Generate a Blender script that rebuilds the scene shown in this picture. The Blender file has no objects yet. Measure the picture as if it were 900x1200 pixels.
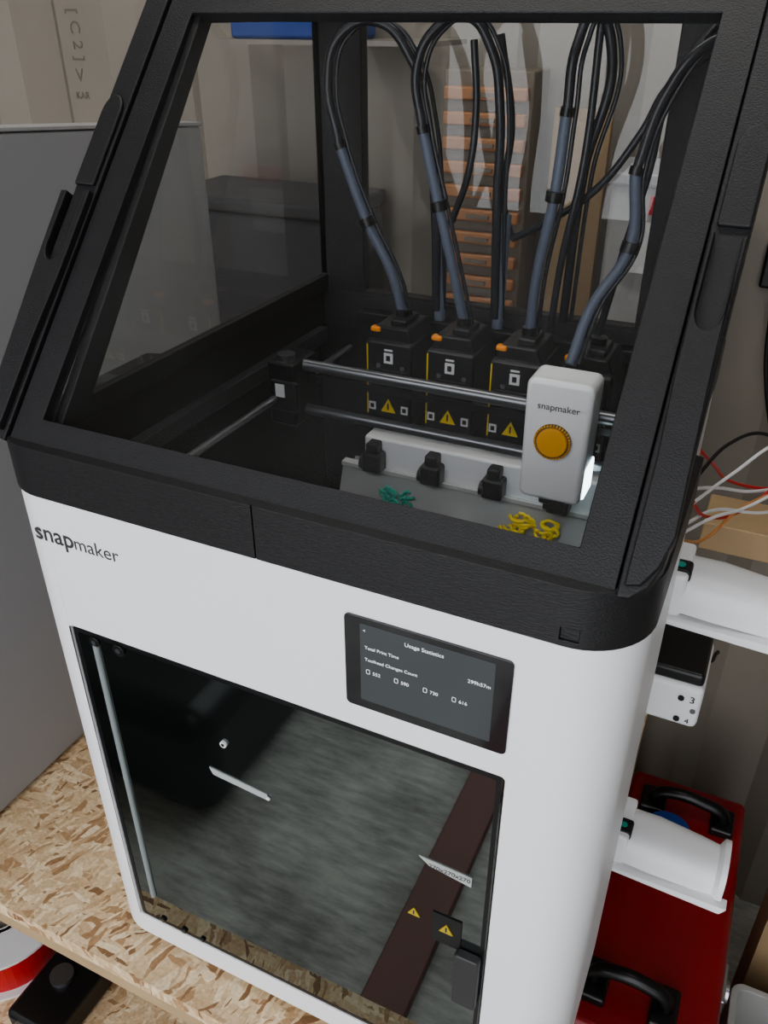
import bpy, bmesh, math, random
from mathutils import Vector, Matrix
random.seed(4)
W=0.44
# ---------------------------------------------------------------- helpers
def newmat(name): 
    m=bpy.data.materials.new(name); m.use_nodes=True; return m
def pmat(name,col,rough=.5,metal=0,spec=.5,bump=None,var=0,emis=None,es=0,coat=0,vscale=30):
    m=newmat(name); nt=m.node_tree; b=nt.nodes['Principled BSDF']
    b.inputs['Base Color'].default_value=(*col,1); b.inputs['Roughness'].default_value=rough
    b.inputs['Metallic'].default_value=metal; b.inputs['Specular IOR Level'].default_value=spec
    if coat: b.inputs['Coat Weight'].default_value=coat; b.inputs['Coat Roughness'].default_value=.05
    if emis: b.inputs['Emission Color'].default_value=(*emis,1); b.inputs['Emission Strength'].default_value=es
    tc=nt.nodes.new('ShaderNodeTexCoord')
    if var:
        n=nt.nodes.new('ShaderNodeTexNoise'); n.inputs['Scale'].default_value=vscale; n.inputs['Detail'].default_value=5
        nt.links.new(tc.outputs['Object'],n.inputs['Vector'])
        mx=nt.nodes.new('ShaderNodeMix'); mx.data_type='RGBA'
        mx.inputs[6].default_value=(*[c*(1-var) for c in col],1); mx.inputs[7].default_value=(*[min(1,c*(1+var)) for c in col],1)
        nt.links.new(n.outputs['Fac'],mx.inputs[0]); nt.links.new(mx.outputs[2],b.inputs['Base Color'])
    if bump:
        sc,st,dist=bump
        n=nt.nodes.new('ShaderNodeTexNoise'); n.inputs['Detail'].default_value=4
        if isinstance(sc,tuple):
            mp=nt.nodes.new('ShaderNodeMapping'); mp.inputs['Scale'].default_value=sc
            nt.links.new(tc.outputs['Object'],mp.inputs['Vector']); nt.links.new(mp.outputs[0],n.inputs['Vector']); n.inputs['Scale'].default_value=1
        else:
            nt.links.new(tc.outputs['Object'],n.inputs['Vector']); n.inputs['Scale'].default_value=sc
        bp=nt.nodes.new('ShaderNodeBump'); bp.inputs['Strength'].default_value=st; bp.inputs['Distance'].default_value=dist
        nt.links.new(n.outputs['Fac'],bp.inputs['Height']); nt.links.new(bp.outputs[0],b.inputs['Normal'])
    return m
def obj(name,me,mat=None,parent=None,smooth=False):
    o=bpy.data.objects.new(name,me); bpy.context.scene.collection.objects.link(o)
    if mat: me.materials.append(mat)
    if parent: o.parent=parent
    if smooth:
        for p in me.polygons: p.use_smooth=True
    return o
def empty(name):
    e=bpy.data.objects.new(name,None); e.empty_display_size=.05; bpy.context.scene.collection.objects.link(e); return e
def bevel(o,w,seg=3,ang=35):
    if w>0:
        m=o.modifiers.new('bev','BEVEL'); m.width=w; m.segments=seg; m.limit_method='ANGLE'; m.angle_limit=math.radians(ang)
        for p in o.data.polygons: p.use_smooth=True
        try: m.harden_normals=True
        except: pass
    return o
def box(name,x0,x1,y0,y1,z0,z1,mat,parent=None,bev=0,seg=3):
    me=bpy.data.meshes.new(name); bm=bmesh.new(); bmesh.ops.create_cube(bm,size=1)
    for v in bm.verts: v.co=Vector(((x0+x1)/2+v.co.x*(x1-x0),(y0+y1)/2+v.co.y*(y1-y0),(z0+z1)/2+v.co.z*(z1-z0)))
    bm.to_mesh(me); bm.free(); o=obj(name,me,mat,parent); return bevel(o,bev,seg)
def frame(O,A,B,N):
    A,B,N=Vector(A),Vector(B),Vector(N); O=Vector(O)
    return lambda a,b,n: O+A*a+B*b+N*n
def prism(name,pts,n0,n1,fr,mat,parent=None,bev=0,seg=2,smooth=False):
    me=bpy.data.meshes.new(name); bm=bmesh.new()
    lo=[bm.verts.new(fr(a,b,n0)) for a,b in pts]; hi=[bm.verts.new(fr(a,b,n1)) for a,b in pts]
    n=len(pts); bm.faces.new(lo); bm.faces.new(hi[::-1])
    for i in range(n): bm.faces.new([lo[i],hi[i],hi[(i+1)%n],lo[(i+1)%n]])
    bmesh.ops.recalc_face_normals(bm,faces=bm.faces); bm.to_mesh(me); bm.free()
    o=obj(name,me,mat,parent); bevel(o,bev,seg)
    if smooth: shade(o)
    return o
def sheet(name,pts,n,fr,mat,parent=None):
    me=bpy.data.meshes.new(name); bm=bmesh.new(); bm.faces.new([bm.verts.new(fr(a,b,n)) for a,b in pts]); bm.to_mesh(me); bm.free()
    return obj(name,me,mat,parent)
def ring(name,outer,inner,n0,n1,fr,mat,parent=None,bev=0):
    me=bpy.data.meshes.new(name); bm=bmesh.new(); n=len(outer)
    V=[[bm.verts.new(fr(a,b,h)) for a,b in L] for h in (n0,n1) for L in (outer,inner)]
    o0,i0,o1,i1=V
    for k in range(n):
        j=(k+1)%n
        bm.faces.new([o0[k],o0[j],i0[j],i0[k]]); bm.faces.new([o1[k],i1[k],i1[j],o1[j]])
        bm.faces.new([o0[k],o1[k],o1[j],o0[j]]); bm.faces.new([i0[k],i0[j],i1[j],i1[k]])
    bmesh.ops.recalc_face_normals(bm,faces=bm.faces); bm.to_mesh(me); bm.free()
    return bevel(obj(name,me,mat,parent),bev,2)
def shade(o,ang=35):
    for p in o.data.polygons: p.use_smooth=True
    m=o.modifiers.new('es','EDGE_SPLIT'); m.split_angle=math.radians(ang)
def cyl(name,p0,p1,r,mat,parent=None,seg=32,r2=None,bev=0):
    p0,p1=Vector(p0),Vector(p1); d=p1-p0
    me=bpy.data.meshes.new(name); bm=bmesh.new()
    bmesh.ops.create_cone(bm,cap_ends=True,segments=seg,radius1=r,radius2=r if r2 is None else r2,depth=d.length)
    M=Matrix.Translation((p0+p1)/2)@d.to_track_quat('Z','Y').to_matrix().to_4x4(); bm.transform(M); bm.to_mesh(me); bm.free()
    o=obj(name,me,mat,parent)
    if bev: bevel(o,bev,2)
    else: shade(o)
    return o
def tube(name,pts,r,mat,parent=None,radii=None):
    cu=bpy.data.curves.new(name,'CURVE'); cu.dimensions='3D'; cu.bevel_depth=r; cu.bevel_resolution=4; cu.resolution_u=10; cu.use_fill_caps=True
    sp=cu.splines.new('BEZIER'); sp.bezier_points.add(len(pts)-1)
    for i,(b,p) in enumerate(zip(sp.bezier_points,pts)):
        b.co=p; b.handle_left_type=b.handle_right_type='AUTO'
        if radii: b.radius=radii[i]
    o=bpy.data.objects.new(name,cu); bpy.context.scene.collection.objects.link(o); cu.materials.append(mat)
    if parent: o.parent=parent
    return o
def text(name,s,x,y,z,width,mat,parent,align='LEFT',M=None,bold=0):
    cu=bpy.data.curves.new(name,'FONT'); cu.body=s; cu.size=.01; cu.extrude=.00005; cu.align_x=align; cu.offset=bold
    o=bpy.data.objects.new(name,cu); bpy.context.scene.collection.objects.link(o); cu.materials.append(mat)
    bpy.context.view_layer.update(); sc=width/max(o.dimensions.x,1e-6); o.scale=(sc,sc,1)
    o.location=(x,y,z); o.rotation_euler=(math.pi/2,0,0) if M is None else M
    o.parent=parent; return o
def boolean(o,c,op='DIFFERENCE'):
    m=o.modifiers.new('b','BOOLEAN'); m.operation=op; m.solver='EXACT'; m.object=c
    bpy.context.view_layer.update()
    dg=bpy.context.evaluated_depsgraph_get(); me=bpy.data.meshes.new_from_object(o.evaluated_get(dg))
    o.modifiers.remove(m); o.data=me; bpy.data.objects.remove(c,do_unlink=True)
XY=frame((0,0,0),(1,0,0),(0,1,0),(0,0,1))
XZ=frame((0,0,0),(1,0,0),(0,0,1),(0,1,0))   # n = y
YZ=frame((0,0,0),(0,1,0),(0,0,1),(1,0,0))   # n = x
def rrect(x0,x1,y0,y1,r,seg=6):
    P=[]
    for cx,cy,a0 in ((x1-r,y1-r,0),(x0+r,y1-r,90),(x0+r,y0+r,180),(x1-r,y0+r,270)):
        for k in range(seg+1):
            a=math.radians(a0+90*k/seg); P.append((cx+r*math.cos(a),cy+r*math.sin(a)))
    return P
# ---------------------------------------------------------------- materials
white=pmat('white_plastic',(.86,.86,.87),.38,spec=.4,bump=(900,.03,.0005))
black=pmat('black_printed_plastic',(.013,.013,.014),.5,spec=.5,bump=((900,900,1300),.75,.0005),var=.3,vscale=60)
blackf=pmat('black_fibre_texture',(.014,.014,.015),.42,spec=.5,bump=((200,1800,1800),.8,.0006))
dark=pmat('dark_interior',(.011,.011,.012),.35)
blk=pmat('black_plastic',(.009,.009,.010),.3)
steel=pmat('steel_rod',(.45,.46,.48),.28,metal=.9)
drod=pmat('dark_steel_rod',(.20,.205,.22),.3,metal=.8)
sleeve=pmat('blue_grey_sleeve',(.105,.125,.17),.45,bump=(2500,.3,.0004))
ptfe=pmat('black_tube',(.028,.030,.036),.25)
orange=pmat('orange_plastic',(.9,.30,.02),.4)
amber=pmat('amber_plastic',(.95,.45,.015),.35)
yellow=pmat('yellow_print',(.85,.62,.03),.5)
labelw=pmat('white_label',(.75,.75,.75),.5)
ink=pmat('black_ink',(.01,.01,.01),.5)
led=pmat('led_diffuser',(.9,.95,1),.4,emis=(.75,.95,1),es=5)
scr=pmat('screen_glass',(.012,.012,.014),.06,spec=.6,coat=.5)
scra=pmat('screen_active',(.03,.034,.036),.12,emis=(.5,.56,.58),es=.07)
scrt=pmat('screen_text',(.6,.6,.6),.5,emis=(.9,.95,1),es=.5)
greytxt=pmat('logo_grey',(.05,.05,.05),.4)
def traym():
    m=pmat('frosted_tray',(.62,.62,.60),.22,var=.25,vscale=14)
    nt=m.node_tree; out=[n for n in nt.nodes if n.type=='OUTPUT_MATERIAL'][0]; b=nt.nodes['Principled BSDF']
    t=nt.nodes.new('ShaderNodeBsdfTransparent'); t.inputs[0].default_value=(.95,.97,.98,1); mx=nt.nodes.new('ShaderNodeMixShader'); mx.inputs[0].default_value=.62
    nt.links.new(t.outputs[0],mx.inputs[1]); nt.links.new(b.outputs[0],mx.inputs[2]); nt.links.new(mx.outputs[0],out.inputs[0]); return m
traymat=traym()
cabinet_grey=pmat('grey_powdercoat',(.32,.325,.335),.35,var=.06,vscale=3)
redm=pmat('red_enamel',(.26,.010,.013),.3,var=.2,vscale=8)
redfil=pmat('red_filament',(.5,.01,.012),.25,bump=((1,1,900),.5,.001))
timber=pmat('pine_timber',(.46,.33,.19),.6,bump=((3,60,60),.2,.002),var=.2,vscale=12)
orangedr=pmat('orange_drawer',(.40,.19,.085),.5)
bluem=pmat('blue_plastic',(.015,.06,.28),.4)
green=pmat('teal_scrap',(.02,.36,.27),.35)
def glassmat(name,tint,ior,haze=.05):
    m=newmat(name); nt=m.node_tree; nt.nodes.clear(); N=nt.nodes.new; L=nt.links.new
    out=N('ShaderNodeOutputMaterial'); mx=N('ShaderNodeMixShader')
    t=N('ShaderNodeBsdfTransparent'); t.inputs[0].default_value=(*tint,1)
    g=N('ShaderNodeBsdfGlossy'); g.inputs['Roughness'].default_value=.01; g.inputs[0].default_value=(.95,.95,.95,1)
    fr=N('ShaderNodeFresnel'); ge=N('ShaderNodeNewGeometry'); ma=N('ShaderNodeMath'); ma.operation='MULTIPLY_ADD'
    ma.inputs[1].default_value=1/ior-ior; ma.inputs[2].default_value=ior
    L(ge.outputs['Backfacing'],ma.inputs[0]); L(ma.outputs[0],fr.inputs['IOR'])
    # fine dust film, plus a pale reflection haze painted into the sheet
    tc=N('ShaderNodeTexCoord'); n1=N('ShaderNodeTexNoise'); n1.inputs['Scale'].default_value=7; n1.inputs['Detail'].default_value=6; L(tc.outputs['Object'],n1.inputs['Vector'])
    n2=N('ShaderNodeTexVoronoi'); n2.inputs['Scale'].default_value=130; L(tc.outputs['Object'],n2.inputs['Vector'])
    lt=N('ShaderNodeMath'); lt.operation='LESS_THAN'; lt.inputs[1].default_value=.07; L(n2.outputs['Distance'],lt.inputs[0])
    mr=N('ShaderNodeMapRange'); mr.inputs[1].default_value=.35; mr.inputs[2].default_value=.75; mr.inputs[3].default_value=haze*.25; mr.inputs[4].default_value=haze; L(n1.outputs['Fac'],mr.inputs[0])
    ad=N('ShaderNodeMath'); ad.operation='MULTIPLY_ADD'; ad.inputs[1].default_value=.07; L(lt.outputs[0],ad.inputs[0]); L(mr.outputs[0],ad.inputs[2])
    d=N('ShaderNodeBsdfDiffuse'); d.inputs[0].default_value=(.75,.77,.78,1); m2=N('ShaderNodeMixShader')
    L(ad.outputs[0],m2.inputs[0]); L(t.outputs[0],m2.inputs[1]); L(d.outputs[0],m2.inputs[2])
    L(fr.outputs[0],mx.inputs[0]); L(m2.outputs[0],mx.inputs[1]); L(g.outputs[0],mx.inputs[2]); L(mx.outputs[0],out.inputs[0])
    return m
acryl=glassmat('clear_acrylic',(.90,.905,.90),1.65,.035)
acryl_f=glassmat('front_acrylic',(.92,.925,.92),1.5,.024)
def doormat():
    m=newmat('tinted_door_glass'); nt=m.node_tree; nt.nodes.clear()
    out=nt.nodes.new('ShaderNodeOutputMaterial'); mx=nt.nodes.new('ShaderNodeMixShader')
    d=nt.nodes.new('ShaderNodeBsdfDiffuse'); d.inputs[0].default_value=(.006,.007,.007,1)
    g=nt.nodes.new('ShaderNodeBsdfGlossy'); g.inputs['Roughness'].default_value=.015; g.inputs[0].default_value=(.93,1,.965,1)
    fr=nt.nodes.new('ShaderNodeFresnel'); fr.inputs['IOR'].default_value=2.7
    nt.links.new(fr.outputs[0],mx.inputs[0]); nt.links.new(d.outputs[0],mx.inputs[1]); nt.links.new(g.outputs[0],mx.inputs[2]); nt.links.new(mx.outputs[0],out.inputs[0])
    return m
doorg=doormat()
def osbmat():
    m=newmat('osb_board'); nt=m.node_tree; b=nt.nodes['Principled BSDF']; b.inputs['Roughness'].default_value=.6
    L=nt.links.new; N=nt.nodes.new
    tc=N('ShaderNodeTexCoord')
    warp=N('ShaderNodeTexNoise'); warp.inputs['Scale'].default_value=18; warp.inputs['Detail'].default_value=3; L(tc.outputs['Object'],warp.inputs['Vector'])
    ad=N('ShaderNodeVectorMath'); ad.operation='MULTIPLY_ADD'; ad.inputs[1].default_value=(.03,.03,.03); L(warp.outputs['Color'],ad.inputs[0]); L(tc.outputs['Object'],ad.inputs[2])
    vs=[]
    for rot,sc in [(.4,(30,120,60)),(-.7,(34,130,60)),(1.4,(36,120,60)),(2.3,(40,150,60)),(.0,(32,170,60)),(1.9,(60,240,60))]:
        mp=N('ShaderNodeMapping'); mp.inputs['Rotation'].default_value=(0,0,rot); L(ad.outputs[0],mp.inputs['Vector'])
        s2=N('ShaderNodeVectorMath'); s2.operation='MULTIPLY'; s2.inputs[1].default_value=sc; L(mp.outputs[0],s2.inputs[0])
        v=N('ShaderNodeTexVoronoi'); v.inputs['Scale'].default_value=1; L(s2.outputs[0],v.inputs['Vector']); vs.append(v)
    def ramp(v):
        s=N('ShaderNodeSeparateColor'); L(v.outputs['Color'],s.inputs[0])
        r=N('ShaderNodeValToRGB'); e=r.color_ramp.elements
        e[0].position=0; e[0].color=(.26,.14,.065,1); e[1].position=1; e[1].color=(.86,.70,.48,1)
        for p,c in ((.08,(.43,.26,.13,1)),(.25,(.62,.43,.25,1)),(.7,(.74,.56,.35,1))):
            k=e.new(p); k.color=c
        L(s.outputs[0],r.inputs[0]); return r,s
    rs=[ramp(v) for v in vs]; cur=rs[0][0].outputs[0]
    for i in range(1,6):
        gt=N('ShaderNodeMath'); gt.operation='GREATER_THAN'; gt.inputs[1].default_value=.62; L(rs[i][1].outputs[1],gt.inputs[0])
        mx=N('ShaderNodeMix'); mx.data_type='RGBA'; L(gt.outputs[0],mx.inputs[0]); L(cur,mx.inputs[6]); L(rs[i][0].outputs[0],mx.inputs[7]); cur=mx.outputs[2]
    fn=N('ShaderNodeTexNoise'); fn.inputs['Scale'].default_value=260; fn.inputs['Detail'].default_value=6; L(tc.outputs['Object'],fn.inputs['Vector'])
    mr=N('ShaderNodeMapRange'); mr.inputs[3].default_value=.6; mr.inputs[4].default_value=1.35; L(fn.outputs['Fac'],mr.inputs[0])
    mm=N('ShaderNodeMix'); mm.data_type='RGBA'; mm.blend_type='MULTIPLY'; mm.inputs[0].default_value=1; L(cur,mm.inputs[6]); L(mr.outputs[0],mm.inputs[7])
    L(mm.outputs[2],b.inputs['Base Color'])
    bp=N('ShaderNodeBump'); bp.inputs['Strength'].default_value=.3; bp.inputs['Distance'].default_value=.002; L(fn.outputs['Fac'],bp.inputs['Height']); L(bp.outputs[0],b.inputs['Normal'])
    return m
osb=osbmat()
def concmat():
    m=newmat('concrete_floor'); nt=m.node_tree; b=nt.nodes['Principled BSDF']; b.inputs['Roughness'].default_value=.7
    L=nt.links.new; N=nt.nodes.new; tc=N('ShaderNodeTexCoord')
    mp=N('ShaderNodeMapping'); mp.inputs['Scale'].default_value=(14,70,1); L(tc.outputs['Object'],mp.inputs['Vector'])
    n1=N('ShaderNodeTexNoise'); n1.inputs['Scale'].default_value=1; n1.inputs['Detail'].default_value=8; n1.inputs['Roughness'].default_value=.7; L(mp.outputs[0],n1.inputs['Vector'])
    n2=N('ShaderNodeTexNoise'); n2.inputs['Scale'].default_value=5; n2.inputs['Detail'].default_value=10; L(tc.outputs['Object'],n2.inputs['Vector'])
    mx=N('ShaderNodeMath'); mx.operation='ADD'; L(n1.outputs['Fac'],mx.inputs[0]); L(n2.outputs['Fac'],mx.inputs[1])
    r=N('ShaderNodeValToRGB'); e=r.color_ramp.elements; e[0].position=.38; e[0].color=(.24,.235,.215,1); e[1].position=.62; e[1].color=(.58,.58,.54,1)
    hf=N('ShaderNodeMath'); hf.operation='MULTIPLY'; hf.inputs[1].default_value=.5; L(mx.outputs[0],hf.inputs[0]); L(hf.outputs[0],r.inputs[0]); L(r.outputs[0],b.inputs['Base Color'])
    return m
concrete=concmat()
wallmat=pmat('painted_container_wall',(.27,.243,.205),.55,var=.14,vscale=4)
wallmat2=pmat('painted_container_wall_grey',(.33,.33,.32),.55,var=.1,vscale=4)
# ---------------------------------------------------------------- room
FZ=-1.25
box('floor',-1.3,1.5,-3.2,1.0,FZ-.05,FZ,concrete)
box('ceiling',-1.3,1.5,-.9,1.0,1.15,1.2,wallmat)
def corrugated(name,length,mat,fr,z0,z1):
    me=bpy.data.meshes.new(name); bm=bmesh.new(); prof=[]; x=0; per=.28
    while x<length:
        prof+= [(x,0),(x+.10,0),(x+.14,.035),(x+.24,.035)]; x+=per
    prof.append((x,0))
    n=len(prof)
    rows=[[bm.verts.new(fr(a,b,z)) for a,b in prof] for z in (z0,z1)]
    back=[[bm.verts.new(fr(a,.06,z)) for a in (0,x)] for z in (z0,z1)]
    for i in range(n-1): bm.faces.new([rows[0][i],rows[0][i+1],rows[1][i+1],rows[1][i]])
    bm.faces.new([back[0][0],back[0][1],back[1][1],back[1][0]])
    bmesh.ops.recalc_face_normals(bm,faces=bm.faces)
    bm.to_mesh(me); bm.free(); return obj(name,me,mat)
wbk=corrugated('wall_back',2.7,wallmat,frame((-1.3,.90,0),(1,0,0),(0,1,0),(0,0,1)),FZ,1.15)
corrugated('wall_left',4.1,wallmat,frame((-1.25,-3.2,0),(0,1,0),(-1,0,0),(0,0,1)),FZ,1.15)
corrugated('wall_right',4.1,wallmat2,frame((1.42,-3.2,0),(0,1,0),(1,0,0),(0,0,1)),FZ,1.15)
sten=pmat('stencil_paint',(.17,.145,.12),.6)
text('stencil_text_1','KAR',-.725,.899,.148,.030,sten,wbk); text('stencil_text_2','V',-.718,.899,.175,.018,sten,wbk)
text('stencil_text_3','[ C 2 ]',-.712,.899,.285,.075,sten,wbk,M=(math.pi/2,math.pi/2,0))
# ---------------------------------------------------------------- workbench
wb=empty('osb_worktop')
box('top_board',-1.2,.428,-.036,.88,-.518,-.50,osb,wb)
box('apron_front',-1.13,.365,-.012,.020,-.60,-.518,timber,wb)
for nm,x in (('timber_trestle',-1.18),('timber_trestle.001',.37)):
    t=empty(nm)
    for i,y in enumerate((-.010,.82)): box('leg_%d'%i,x,x+.045,y,y+.045,FZ,-.5185,timber,t)
    xa,xb=(x+.045,x+.09) if x<0 else (x-.045,x)
    box('shelf_rail',xa,xb,-.01,.865,-.84,-.7755,timber,t)
    box('top_rail',xa+.005,xb-.005,.03,.82,-.58,-.5185,timber,t); box('foot_rail',x,x+.045,.035,.82,FZ+.05,FZ+.10,timber,t)
shb=empty('osb_shelf_board'); box('board',-1.134,.368,-.055,.86,-.775,-.757,osb,shb)
# ---------------------------------------------------------------- grey metal panel standing on bench
gc=empty('grey_metal_panel')
prism('sheet',[(-.15,-.494),(.545,-.494),(.545,.163),(-.15,.219)],-.235,-.200,YZ,cabinet_grey,gc,.004)
prism('top_trim',[(-.15,.219),(.547,.163),(.547,.167),(-.15,.223)],-.236,-.199,YZ,pmat('panel_trim',(.36,.36,.36),.4),gc,.001)
for i,y in enumerate((-.05,.45)): box('foot_%d'%i,-.30,-.205,y,y+.04,-.50,-.485,dark,gc,.002)
dc=empty('dark_reflection_box')  # made-up dark box imitating a dark reflection in the left window
box('reflection_box_body',-.40,-.11,.70,.86,-.50,.030,pmat('reflection_dark',(.045,.045,.05),.5),dc,.01)
box('reflection_box_top',-.405,-.105,.695,.862,.030,.050,pmat('reflection_dark_top',(.05,.05,.055),.45),dc,.006)
pc=empty('parts_drawer_cabinet')
frm=pmat('drawer_frame',(.19,.155,.12),.5)
box('carcass',.005,.128,.80,.87,-.50,.215,frm,pc,.003)
z=-.48; k=0
while z<.195:
    box('drawer_%d'%k,.010,.123,.788,.80,z,z+.016,orangedr,pc,.003)
    box('drawer_grip_%d'%k,.050,.083,.784,.789,z+.005,z+.010,frm,pc)
    z+=.030; k+=1
pb=empty('plywood_offcut'); box('board',.145,.220,.845,.86,-.50,.17,pmat('plywood',(.36,.25,.14),.6,var=.25,vscale=10),pb)
wb2=empty('white_storage_box'); box('tub',.25,.40,.74,.86,-.50,.10,pmat('white_tub',(.42,.42,.42),.4),wb2,.01); box('lid',.245,.405,.735,.865,.10,.115,pmat('tub_lid',(.36,.36,.38),.4),wb2,.004)
box('tub_label',.28,.35,.733,.7405,.0,.06,labelw,wb2); box('red_sticker',.30,.36,.732,.7405,.07,.09,pmat('red_label',(.6,.03,.05),.5),wb2)
bb=empty('blue_storage_bin'); box('bin',-.31,-.12,.78,.86,.246,.32,bluem,bb,.006); box('shelf_board',-.33,.00,.77,.895,.240,.246,pmat('shelf_white',(.26,.24,.21),.5),bb)
# ---------------------------------------------------------------- PRINTER
P=empty('desktop_3d_printer')
def footprint(off=0,r=.040,step=.172,ins=.012,yb=.42):
    x0,x1,y0=-off,W+off,-off; r=r+off; Pn=[]
    for k in range(13):
        a=math.radians(180+90*k/12); Pn.append((x0+r+r*math.cos(a),y0+r+r*math.sin(a)))
    for k in range(13):
        a=math.radians(270+90*k/12); Pn.append((x1-r+r*math.cos(a),y0+r+r*math.sin(a)))
    Pn+=[(x1,step),(x1-ins,step+.004),(x1-ins,yb-.01),(x1-ins-.01,yb),(x0+ins+.01,yb),(x0+ins,yb-.01),(x0+ins,step+.004),(x0,step)]
    return Pn
body=prism('body_shell',footprint(),-.490,-.0008,XY,white,P)
c=box('c',.030,.410,.014,.405,-.47,.2,None); boolean(body,c)
c=prism('c',rrect(.0405,.3775,-.4620,-.1105,.003),-.05,.05,XZ,None); boolean(body,c)
bevel(body,.0012,2,50)
for p in body.data.polygons: p.use_smooth=True
box('base_plinth',.02,.42,.012,.40,-.50,-.489,dark,P)
box('liner_left',.0301,.034,.02,.404,-.468,-.001,dark,P); box('liner_right',.406,.4099,.02,.404,-.468,-.001,dark,P)
box('liner_back',.034,.406,.400,.4049,-.468,-.001,dark,P); box('liner_front',.034,.406,.0142,.018,-.11,-.001,dark,P); box('liner_floor',.034,.406,.02,.40,-.469,-.466,dark,P)
box('build_plate',.09,.36,.06,.33,-.42,-.412,pmat('build_plate',(.10,.095,.08),.5),P,.003)
door=prism('door_glass',rrect(.0415,.3765,-.4610,-.1115,.003),.0015,.006,XZ,doorg,P)
ring('door_gasket',rrect(.0425,.3755,-.460,-.1125,.002),rrect(.0455,.3725,-.457,-.1155,.002),.0012,.0016,XZ,blk,P)
tubem=pmat('clear_light_tube',(.24,.27,.27),.25)
cyl('light_tube',(.0615,.0012,-.422),(.0615,.0012,-.122),.0026,tubem,P,16)
def bolt(n,x,z,r=.0045,m=None):
    cyl(n,(x,.0014,z),(x,-.0006,z),r,m or blk,P,20,bev=.0006); cyl(n+'_core',(x,-.0005,z),(x,-.0010,z),r*.45,drod,P,6)
for i,(x,zz,r) in enumerate([(.062,-.119,.0045),(.0845,-.119,.0052),(.067,-.4545,.0032),(.091,-.4555,.0032),(.112,-.4555,.0026)]): bolt('hinge_bolt_%d'%i,x,zz,r)
cyl('door_catch',(.169,.0014,-.1765),(.169,-.0005,-.1765),.0028,labelw,P,16); cyl('door_catch_core',(.169,-.0004,-.1765),(.169,-.0009,-.1765),.0014,ink,P,12)
prism('bed_edge_strip',[(.152,-.2085),(.203,-.2135),(.203,-.2195),(.155,-.2150)],.0006,.0014,XZ,pmat('aluminium_strip',(.42,.44,.44),.4),P)
cyl('strip_screw',(.2035,.001,-.217),(.2035,0,-.217),.0016,labelw,P,12)
prism('plate_size_label',[(.324,-.2125),(.3625,-.2145),(.3625,-.2240),(.332,-.2190)],.0006,.0014,XZ,pmat('label_grey',(.42,.44,.42),.5),P)
text('plate_size_text','270x270x270',.3315,.0004,-.2200,.030,ink,P)
def tri(n,x,zc,s,y,m=None,par=None):
    prism(n,[(x-s,zc-s*.85),(x+s,zc-s*.85),(x,zc+s*.95)],y-.0008,y,XZ,m or yellow,par or P)
    box(n+'_mark',x-s*.10,x+s*.10,y-.0011,y-.0008,zc-s*.5,zc+s*.35,ink,par or P)
yd=pmat('yellow_print_dim',(.45,.33,.03),.5)
tri('door_warning_1',.3215,-.277,.0048,.0014,yd); box('sticker_ground',.336,.358,.0005,.0013,-.299,-.267,ink,P); tri('door_warning_2',.347,-.280,.0055,.0005,yd)
prism('door_handle',rrect(.3555,.3745,-.356,-.296,.003),-.006,.0014,XZ,pmat('dark_grey_handle',(.04,.04,.042),.4),P,.0015)
prism('screen_bezel',rrect(.273,.3766,-.0905,-.020,.0035),-.0012,.003,XZ,scr,P,.0004)
prism('screen_panel',rrect(.2835,.3665,-.0835,-.0245,.001),-.00135,-.0011,XZ,scra,P)
yt=-.0015
for n,s,x,zz,w in [('back','<',.2855,-.0300,.0014),('title','Usage Statistics',.3120,-.0315,.0240),('l1','Total Print Time',.2865,-.0425,.0220),('l2','Toolhead Changes Count',.2865,-.0515,.034),('v1','299h57m',.3510,-.0435,.0135)]:
    text('screen_text_'+n,s,x,yt,zz,w,scrt,P)
for i,(x,s) in enumerate([(.2905,'552'),(.3090,'590'),(.3275,'730'),(.3455,'616')]):
    text('screen_count_%d'%i,s,x+.001,yt,-.0612,.0050,scrt,P)
    ring('screen_icon_%d'%i,rrect(x-.0032,x-.0007,-.0615,-.0580,.0006,2),rrect(x-.0029,x-.0010,-.0612,-.0583,.0004,2),yt-.00005,yt+.0001,XZ,scrt,P)
text('logo_text_bold','snap',.0290,-.0002,-.0360,.0345,greytxt,P,bold=.00012)
text('logo_text_light','maker',.0640,-.0002,-.0360,.0385,greytxt,P)
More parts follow.
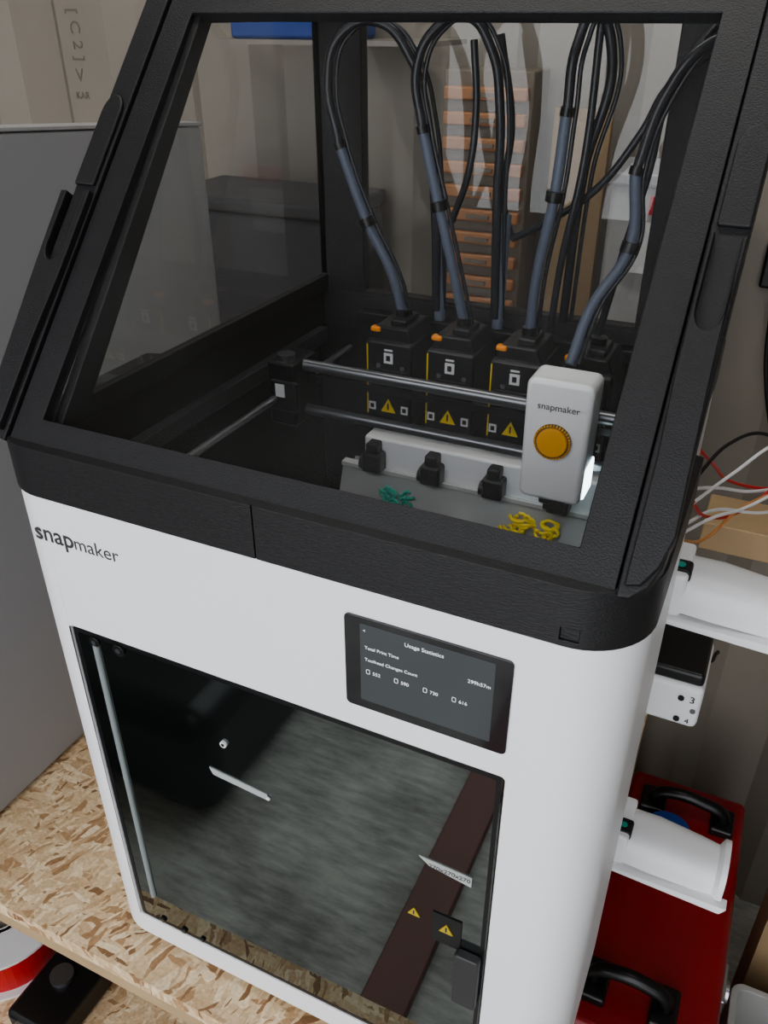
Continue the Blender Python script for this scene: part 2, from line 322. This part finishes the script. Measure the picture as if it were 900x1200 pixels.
# ---- hood
hb=prism('hood_base_ring',footprint(.0012),0,.037,XY,blackf,P)
c=box('c',.042,.398,.030,.397,-.1,.2,None); boolean(hb,c)
c=box('c',.2142,.2150,-.02,.0005,-.1,.2,None); boolean(hb,c)
c=box('c',.398,.408,-.02,.0008,.004,.012,None); boolean(hb,c)
bevel(hb,.0015,2,50)
for p in hb.data.polygons: p.use_smooth=True
SL=frame((0,.0197,.0502),(1,0,0),(0,.6703,.7420),(0,-.7420,.6703))
ring('front_window_frame',[(.0195,-.020),(.4205,-.020),(.4205,.335),(.0195,.335)],[(.0413,-.002),(.3987,-.002),(.3987,.307),(.0413,.307)],-.008,.0008,SL,black,P,.0008)
sheet('front_window_glass',[(.040,-.004),(.400,-.004),(.400,.309),(.040,.309)],-.004,SL,acryl_f,P)
for sx in ('left','right'):
    mir=(lambda x:x) if sx=='left' else (lambda x:W-x)
    ex=0 if sx=='left' else .012
    ox=0 if sx=='left' else .0065
    def MP(L): return [(mir(a),b) for a,b in L]
    prism('slope_rail_'+sx,MP([(.0185,-.022),(.012,-.021),(.005,-.014),(.0005,-.003),(-.001,.012),(-.001,.338),(.0185,.338)]),-.014,.0035,SL,black,P,.0012)
    h=prism('latch_housing_'+sx,MP([(.0155,-.016),(.008,-.014),(.002,-.004),(-.002,.012),(-.006+ox,.10),(-.0075+ox,.158+ex),(.0175,.160+ex),(.0175,.10),(.0155,.05)]),-.010,.0085,SL,black,P)
    cap=[(.0045+ox*.6+.0068*math.cos(math.radians(a)),.118+ex+.012*math.sin(math.radians(a))) for a in range(180,361,15)]+[(.0113+ox*.6,.21),(-.0023+ox*.6,.21)]
    c=prism('c',MP(cap),-.002,.05,SL,None); boolean(h,c); bevel(h,.001,2,40)
    for p in h.data.polygons: p.use_smooth=True
    pad=[(.0075+.0085*math.cos(math.radians(a)),.222+.014*math.sin(math.radians(a))) for a in range(0,181,15)]+[(-.001,.165+ex),(.016,.165+ex)]
    prism('hinge_pad_'+sx,MP(pad),.003,.0062,SL,black,P,.0015)
so=[(.022,.036),(.410,.036),(.410,.294),(.243,.294)]
si=[(.060,.052),(.3985,.052),(.3985,.272),(.240,.272)]
for sx,(xa,xb,xm) in (('left',(.039,.047,.043)),('right',(.400,.428,.414))):
    ring('side_wall_'+sx,so,si,xa,xb,YZ,black,P,.001)
    sheet('side_glass_'+sx,[(.05,.045),(.40,.045),(.40,.28),(.24,.28)],xm,YZ,acryl,P)
ring('back_wall',[(.039,.0),(.428,.0),(.428,.294),(.039,.294)],[(.087,.040),(.353,.040),(.353,.272),(.087,.272)],.3985,.413,XZ,black,P,.001)
sheet('back_glass',[(.08,.035),(.36,.035),(.36,.278),(.08,.278)],.405,XZ,acryl,P)
ring('top_frame',[(.005,.238),(.435,.238),(.435,.414),(.005,.414)],[(.05,.262),(.39,.262),(.39,.396),(.05,.396)],.282,.296,XY,black,P,.001)
sheet('top_glass',[(.045,.256),(.395,.256),(.395,.40),(.045,.40)],.291,XY,acryl,P)
box('inner_bar_back',.088,.40,.382,.398,.012,.024,blk,P,.001)
# ---- motion system
cyl('side_rod_left',(.072,.03,-.02),(.072,.395,-.02),.0035,steel,P); cyl('side_rod_right',(.392,.03,-.02),(.392,.395,-.02),.0035,steel,P)
box('side_rail_left',.042,.052,.03,.386,-.012,.002,pmat('rail_grey',(.04,.04,.044),.35),P,.001)
cyl('gantry_rod_upper',(.085,.27,.008),(.395,.27,.008),.0052,drod,P); cyl('gantry_rod_lower',(.085,.27,-.035),(.395,.27,-.035),.0048,drod,P)
box('gantry_belt',.09,.39,.2765,.278,-.010,-.004,blk,P)
cyl('gantry_rod_rear',(.09,.288,-.012),(.39,.288,-.012),.003,drod,P)
for n,x in (('left',.078),('right',.386)):
    box('gantry_carriage_'+n,x-.014,x+.014,.250,.292,-.046,.014,blk,P,.003); cyl('carriage_pulley_'+n,(x,.262,.014),(x,.262,.019),.008,drod,P)
    box('carriage_bracket_'+n,x-.010,x+.018,.246,.252,-.030,-.002,blk,P,.002)
    box('carriage_sticker_'+n,x-.003,x+.006,.2450,.2462,-.016,-.004,labelw,P)
box('nozzle_dock_bar',.135,.402,.300,.330,-.100,-.066,pmat('dock_white',(.92,.92,.93),.35),P,.003)
prism('purge_tray_front',[(.300,-.099),(.302,-.099),(.260,-.215),(.258,-.215)],.112,.400,YZ,traymat,P)
prism('purge_tray_rear',[(.324,-.105),(.326,-.105),(.290,-.215),(.287,-.215)],.112,.400,YZ,pmat('tray_back',(.40,.40,.385),.4),P)
prism('purge_tray_rim',[(.296,-.097),(.305,-.097),(.305,-.101),(.296,-.101)],.112,.400,YZ,pmat('tray_rim',(.6,.6,.58),.3),P)
def scrap(n,m,cx_,cz_,num,spread,seed,sz=1.0):
    rnd=random.Random(seed)
    for k in range(num):
        x=cx_+rnd.uniform(-spread,spread); zz=cz_+rnd.uniform(-.007,.006); pts=[]
        a=rnd.uniform(0,6.28); r=rnd.uniform(.003,.006)*sz
        for j in range(6):
            aa=a+j*1.0; px=x+r*math.cos(aa)+j*.0008; pz=zz+r*.6*math.sin(aa)
            pts.append(Vector((px,.300-.345*(-pz-.099)-.004-rnd.uniform(0,.002),pz)))
        tube('%s_%d'%(n,k),pts,.0014*sz,m,P)
scrap('teal_purge_scrap',green,.172,-.118,11,.013,1,1.15)
scrap('yellow_purge_scrap',yellow,.292,-.116,9,.010,2,1.15); scrap('yellow_purge_scrap_b',yellow,.318,-.117,8,.008,3,1.15)
for i,x in enumerate([.152,.212,.272,.332]):
    n='parked_toolhead_%d'%i
    w=.0225; yf=.318
    box(n+'_body',x-w,x+w,yf,.378,-.058,.022,blk,P,.003)
    prism(n+'_shoulder',[(x-w+.001,.020),(x+w-.001,.020),(x+w-.007,.034),(x-w+.006,.034)],yf+.006,.372,XZ,blk,P,.002)
    box(n+'_clip',x-.004,x+.012,yf+.012,.360,.033,.040,dark,P,.002)
    box(n+'_recess',x-w+.006,x+w-.004,yf-.0012,yf+.002,-.030,-.004,dark,P,.001)
    for sx in (-1,1): cyl(n+'_screw%d'%sx,(x+sx*.012+.002,yf+.001,-.001),(x+sx*.012+.002,yf-.0012,-.001),.0022,drod,P,12)
    cyl(n+'_collar',(x+.002,.345,.034),(x+.002,.345,.046),.0068,blk,P)
    box(n+'_lever',x-w+.002,x-w+.012,yf+.004,yf+.012,.0285,.0335,orange,P,.002)
    box(n+'_stripe',x-w+.0006,x-w+.0018,yf-.0006,yf,-.050,.018,yellow,P)
    box(n+'_qr',x-.0045,x+.0045,yf-.0006,yf,.002,.012,labelw,P); box(n+'_qr_ink',x-.002,x+.002,yf-.0009,yf-.0006,.0045,.0095,ink,P)
    box(n+'_lbl',x-.004,x+.004,yf-.0006,yf,.0138,.0155,labelw,P)
    tri(n+'_warn',x,-.040,.0075,yf)
    for sx in (-1,1):
        box(n+'_tag%d'%sx,x+sx*.0165-.0035,x+sx*.0165+.0035,yf-.0006,yf,-.046,-.038,labelw,P); box(n+'_tagink%d'%sx,x+sx*.0165-.0018,x+sx*.0165+.0018,yf-.0009,yf-.0006,-.044,-.040,ink,P)
    xb=x-.004
    box(n+'_nozzle_block',xb-.010,xb+.010,.286,.304,-.098,-.078,blk,P,.003)
    box(n+'_nozzle_neck',xb-.006,xb+.006,.288,.302,-.080,-.068,blk,P,.002); cyl(n+'_nozzle_wheel',(xb-.012,.292,-.090),(xb-.008,.292,-.090),.007,dark,P)
ta='active_toolhead'
cx=.3325
prism(ta+'_cover',[(cx+(a-.0255)*(1-.04*(b<.01)),-.052+b) for a,b in rrect(0,.051,0,.100,.0065)],.228,.262,XZ,pmat('toolhead_white',(.94,.94,.95),.28),P,.0045,4)
box(ta+'_mount',cx-.022,cx+.022,.258,.285,-.052,.030,blk,P,.002)
box(ta+'_nozzle',cx-.010,cx+.012,.238,.256,-.061,-.052,blk,P,.002)
kx=cx-.001; kz=.0005
cyl(ta+'_knob_ring',(kx,.2285,kz),(kx,.2255,kz),.0142,pmat('knob_dark',(.12,.07,.01),.4),P,48)
for k in range(36):
    a=k*math.pi/18; px=kx+.0135*math.cos(a); pz=kz+.0135*math.sin(a)
    cyl(ta+'_tooth_%d'%k,(px,.2275,pz),(px,.2245,pz),.0008,amber,P,6)
cyl(ta+'_knob_face',(kx,.2275,kz),(kx,.2235,kz),.0118,amber,P,48,bev=.001)
text(ta+'_logo','snapmaker',cx-.0155,.2274,.0255,.032,greytxt,P)
box(ta+'_led',cx+.0228,cx+.0260,.236,.262,-.049,-.022,led,P,.0015)
box(ta+'_nozzle_light',cx-.020,cx+.020,.262,.272,-.0560,-.0522,led,P,.0008)
hs=[
 [(.154,.345,.040),(.145,.342,.075),(.122,.338,.121),(.098,.335,.182),(.089,.335,.233),(.101,.336,.263),(.130,.345,.272),(.156,.352,.246),(.168,.358,.205),(.174,.366,.132),(.176,.372,.040)],
 [(.214,.345,.040),(.203,.342,.085),(.189,.338,.140),(.174,.335,.198),(.168,.335,.241),(.182,.338,.268),(.204,.345,.276),(.222,.352,.255),(.230,.358,.215),(.230,.366,.144),(.233,.372,.040)],
 [(.274,.345,.040),(.277,.342,.093),(.286,.338,.155),(.289,.338,.215),(.291,.342,.260),(.299,.350,.277),(.312,.360,.255),(.300,.368,.17),(.295,.374,.045)],
 [(.322,.300,.035),(.328,.325,.075),(.349,.338,.122),(.345,.340,.177),(.358,.340,.229),(.378,.342,.258),(.392,.350,.262),(.394,.37,.22)],
]
for i,h in enumerate(hs):
    k=4 if i<3 else 4
    tube('hose_%d_sleeve'%i,[Vector(p) for p in h[:k]],.0044,sleeve,P)
    tube('hose_%d_tube'%i,[Vector(p) for p in h[k-1:]],.0038,ptfe,P)
    tube('hose_%d_wire'%i,[Vector(p)+Vector((.006,.004,0)) for p in h[:]],.0018,ptfe,P)
    p=Vector(h[2]); d=(Vector(h[3])-Vector(h[1])).normalized()
    cyl('hose_clip_%d'%i,p-d*.004,p+d*.004,.0070,blk,P); cyl('hose_collar_%d'%i,Vector(h[k-1])-d*.003,Vector(h[k-1])+d*.003,.005,blk,P)
for i,(x,zt) in enumerate([(.178,.12),(.235,.13)]): cyl('rear_hose_%d'%i,(x,.376,.03),(x,.378,zt),.0050,sleeve,P)
ex=[[(.241,.382,.109),(.270,.375,.126),(.310,.372,.156),(.340,.370,.20),(.355,.37,.232),(.392,.37,.262)],
    [(.241,.382,.109),(.232,.378,.14),(.235,.376,.20),(.222,.374,.264)],
    [(.185,.38,.119),(.199,.378,.160),(.204,.376,.21),(.200,.374,.26)],
    [(.330,.35,.035),(.340,.352,.10),(.352,.350,.17),(.362,.350,.24),(.385,.355,.275)],
    [(.288,.36,.04),(.292,.358,.10),(.302,.356,.18),(.303,.356,.276)]]
for i,e in enumerate(ex): tube('cable_%d'%i,[Vector(p) for p in e],.003,ptfe,P)
# ---- spool arms on the right side
def arm(n,z0,y0):
    box(n+'_bracket',.427,.447,y0-.026,y0+.026,z0-.020,z0+.018,white,P,.003)
    box(n+'_socket',.4275,.4485,y0-.020,y0-.002,z0+.000,z0+.0195,dark,P,.003)
    cyl(n+'_green_dot',(.440,y0-.012,z0+.0195),(.440,y0-.012,z0+.0205),.003,green,P,16)
    me=bpy.data.meshes.new(n+'_holder'); bm=bmesh.new(); sec=[]
    for x,r,dz in ((.440,.026,0),(.470,.027,-.001),(.510,.025,-.004),(.526,.0235,-.005),(.530,.028,-.002),(.535,.028,-.002)):
        row=[]
        for k in range(17):
            a=math.radians(-10+200*k/16)
            # squarish half-round trough section
            ca,sa=math.cos(a),math.sin(a); q=(abs(ca)**3+abs(sa)**3)**(1/3)
            row.append(bm.verts.new((x,y0+r*ca/q,z0-.010+dz+r*.95*sa/q)))
        sec.append(row)
    for a,b in zip(sec,sec[1:]):
        for k in range(16): bm.faces.new([a[k],a[k+1],b[k+1],b[k]])
    bm.faces.new(sec[-1]); bm.faces.new(sec[0][::-1])
    for a,b in zip(sec,sec[1:]): bm.faces.new([a[0],b[0],b[-1],a[-1]])
    bmesh.ops.recalc_face_normals(bm,faces=bm.faces); bm.to_mesh(me); bm.free()
    o=obj(n+'_holder',me,white,P); shade(o,50)
    prism(n+'_lip',[(.430,-.022),(.536,-.027),(.541,-.018),(.430,-.018)],y0-.034,y0-.022,frame((0,0,z0),(1,0,0),(0,0,1),(0,1,0)),white,P,.001)
arm('spool_arm_upper',-.100,.24); arm('spool_arm_lower',-.397,.24)
box('filament_feeder_body',.425,.480,.28,.36,-.286,-.238,white,P,.006); box('filament_feeder_top',.426,.478,.285,.365,-.240,-.226,blk,P,.004)
for i,(zz,s) in enumerate([(-.252,'3'),(-.277,'4')]):
    cyl('feeder_port_%d'%i,(.462,.2805,zz),(.462,.2785,zz),.0028,ink,P,16); text('feeder_label_%d'%i,s,.469,.2795,zz-.003,.0038,ink,P)
cyl('feeder_screw',(.474,.2805,-.264),(.474,.279,-.264),.0025,drod,P,12)
rw=pmat('red_wire',(.55,.03,.03),.4)
wires=[('black',ink,[(.428,.41,-.10),(.45,.47,-.085),(.48,.52,-.09),(.515,.56,-.13),(.56,.62,-.16)]),
('red',rw,[(.428,.41,-.07),(.44,.48,-.115),(.46,.55,-.165),(.50,.60,-.19),(.58,.66,-.20)]),
('red_b',rw,[(.428,.41,-.12),(.445,.47,-.17),(.48,.55,-.195),(.52,.60,-.17),(.58,.66,-.175)]),
('white_a',labelw,[(.428,.41,-.11),(.45,.50,-.15),(.49,.58,-.185),(.56,.66,-.19)]),
('white_b',labelw,[(.428,.41,-.13),(.46,.52,-.14),(.50,.58,-.12),(.57,.66,-.13)]),
('white_c',labelw,[(.428,.41,-.15),(.455,.50,-.175),(.50,.56,-.20),(.57,.64,-.205)]),
('white_d',labelw,[(.428,.41,-.16),(.45,.46,-.165),(.485,.53,-.178),(.55,.60,-.145)]),
('orange',pmat('copper_wire',(.6,.28,.1),.4),[(.428,.41,-.17),(.45,.48,-.20),(.48,.54,-.185),(.55,.60,-.165)]),
('dark',ink,[(.428,.40,-.27),(.45,.41,-.305),(.475,.40,-.30),(.485,.37,-.26)])]
for n,m,pts in wires: tube('wire_'+n,[Vector(p) for p in pts],.0018,m,P)
tb=empty('timber_batten'); box('batten',.44,.75,.62,.70,-.30,-.262,timber,tb,.002); box('batten_post',.66,.70,.62,.70,FZ,-.30,timber,tb)
sk=empty('wall_socket'); box('plate',.435,.475,.88,.90,-.04,.02,blk,sk,.004); tube('lead',[Vector((.455,.885,-.04)),Vector((.47,.87,-.15)),Vector((.52,.87,-.3))],.003,ink,sk)
# ---------------------------------------------------------------- red toolbox
tbx=empty('red_toolbox')
box('case',.42,.600,.30,.765,FZ,-.92,redm,tbx,.008); box('lid',.418,.602,.298,.767,-.915,-.85,redm,tbx,.012)
box('rim',.417,.603,.296,.769,-.922,-.914,blk,tbx,.002)
tube('top_handle',[Vector(p) for p in [(.46,.70,-.852),(.465,.70,-.825),(.48,.70,-.815),(.54,.70,-.815),(.565,.70,-.825),(.57,.70,-.852)]],.010,blk,tbx)
box('handle_foot_a',.44,.48,.675,.725,-.852,-.835,blk,tbx,.004); box('handle_foot_b',.55,.585,.675,.725,-.852,-.835,blk,tbx,.004)
tube('front_handle',[Vector(p) for p in [(.44,.36,-.852),(.443,.36,-.82),(.46,.36,-.81),(.51,.36,-.81),(.53,.36,-.82),(.535,.36,-.852)]],.010,blk,tbx)
box('front_handle_foot',.425,.46,.33,.39,-.852,-.835,blk,tbx,.004); box('front_handle_foot_b',.515,.55,.33,.39,-.852,-.835,blk,tbx,.004)
cyl('latch',(.602,.45,-.89),(.612,.45,-.89),.015,steel,tbx); box('latch_plate',.60,.607,.42,.48,-.93,-.87,steel,tbx,.002)
br=empty('blue_tape_roll'); ring('roll',[(.49+.035*math.cos(t*math.pi/12),.635+.035*math.sin(t*math.pi/12)) for t in range(24)],[(.49+.02*math.cos(t*math.pi/12),.635+.02*math.sin(t*math.pi/12)) for t in range(24)],-.85,-.825,XY,bluem,br)
cr=empty('grey_crate'); cg=pmat('crate_grey',(.42,.42,.40),.5); ring('walls',rrect(.63,.90,.20,.55,.02),rrect(.64,.89,.21,.54,.015),FZ,-1.0,XY,cg,cr,.002); box('bottom',.64,.89,.21,.54,FZ,FZ+.01,cg,cr)
# ---------------------------------------------------------------- lower shelf objects
sp=empty('red_filament_spool'); wf=pmat('white_spool',(.72,.72,.73),.35)
def disc(n,c,r0,r1,z0,z1,m,par): 
    return ring(n,[(c[0]+r1*math.cos(t*math.pi/24),c[1]+r1*math.sin(t*math.pi/24)) for t in range(48)],[(c[0]+r0*math.cos(t*math.pi/24),c[1]+r0*math.sin(t*math.pi/24)) for t in range(48)],z0,z1,XY,m,par)
c0=(-.252,.032); disc('flange_bottom',c0,.026,.078,-.757,-.753,wf,sp); disc('flange_top',c0,.026,.078,-.697,-.693,wf,sp); disc('winding',c0,.03,.069,-.753,-.697,redfil,sp); disc('hub',c0,.024,.030,-.757,-.693,wf,sp)
bc=empty('black_tool_case'); box('case',-.168,-.095,-.05,.16,-.757,-.715,blk,bc,.008); cyl('case_dial',(-.135,.01,-.715),(-.135,.01,-.709),.014,drod,bc); box('case_clip',-.15,-.12,-.054,-.048,-.75,-.72,steel,bc,.002)
# ---------------------------------------------------------------- things in front of bench (seen mirrored in the door)
kb=empty('black_equipment_bag'); box('bag',-.92,-.39,-1.12,-.58,FZ,-.95,blk,kb,.07,5); tube('bag_handle',[Vector(p) for p in [(-.75,-.82,-.96),(-.74,-.82,-.90),(-.66,-.82,-.88),(-.58,-.82,-.90),(-.57,-.82,-.96)]],.012,blk,kb)
rp=empty('red_oxide_plank'); box('plank',.065,.150,-1.5,-.25,FZ,FZ+.03,pmat('red_oxide',(.17,.060,.045),.5,var=.25,vscale=5),rp,.003)
# ---------------------------------------------------------------- lights
lf=empty('added_ceiling_fill'); box('housing',-.5,.7,.33,.47,1.11,1.15,labelw,lf,.005)  # lamp and housing added as interior fill, no such source known
def area(n,loc,size,sy,en,rot,col=(1,1,1),par=None):
    l=bpy.data.lights.new(n,'AREA'); l.shape='RECTANGLE'; l.size=size; l.size_y=sy; l.energy=en; l.color=col
    o=bpy.data.objects.new(n,l); bpy.context.scene.collection.objects.link(o); o.location=loc; o.rotation_euler=rot
    if par: o.parent=par
    return o
area('fill_area_light',(.1,.40,1.105),1.15,.12,6,(0,0,0),(1,.98,.94),lf)
w=bpy.data.worlds.new('World'); bpy.context.scene.world=w; w.use_nodes=True
bg=w.node_tree.nodes['Background']; bg.inputs[0].default_value=(.93,.95,1,1); bg.inputs[1].default_value=3.0
try: bpy.context.scene.view_settings.look='AgX - Medium High Contrast'
except Exception as e: print(e)
# ---------------------------------------------------------------- camera
R=[[0.9033,0.429,-0.0014],[0.2201,-0.4662,-0.8568],[-0.3683,0.7737,-0.5156]]
cam=bpy.data.cameras.new('Camera'); co=bpy.data.objects.new('Camera',cam); bpy.context.scene.collection.objects.link(co)
X=Vector(R[0]); Y=-Vector(R[1]); Z=-Vector(R[2])
Z.normalize(); X=(X-Z*X.dot(Z)).normalized(); Y=Z.cross(X)
M=Matrix((X,Y,Z)).transposed().to_4x4(); M.translation=Vector((.46,-.339,.2797)); co.matrix_world=M
cam.sensor_fit='VERTICAL'; cam.sensor_height=36; cam.lens=976.9/1200*36; cam.clip_start=.01
bpy.context.scene.camera=co
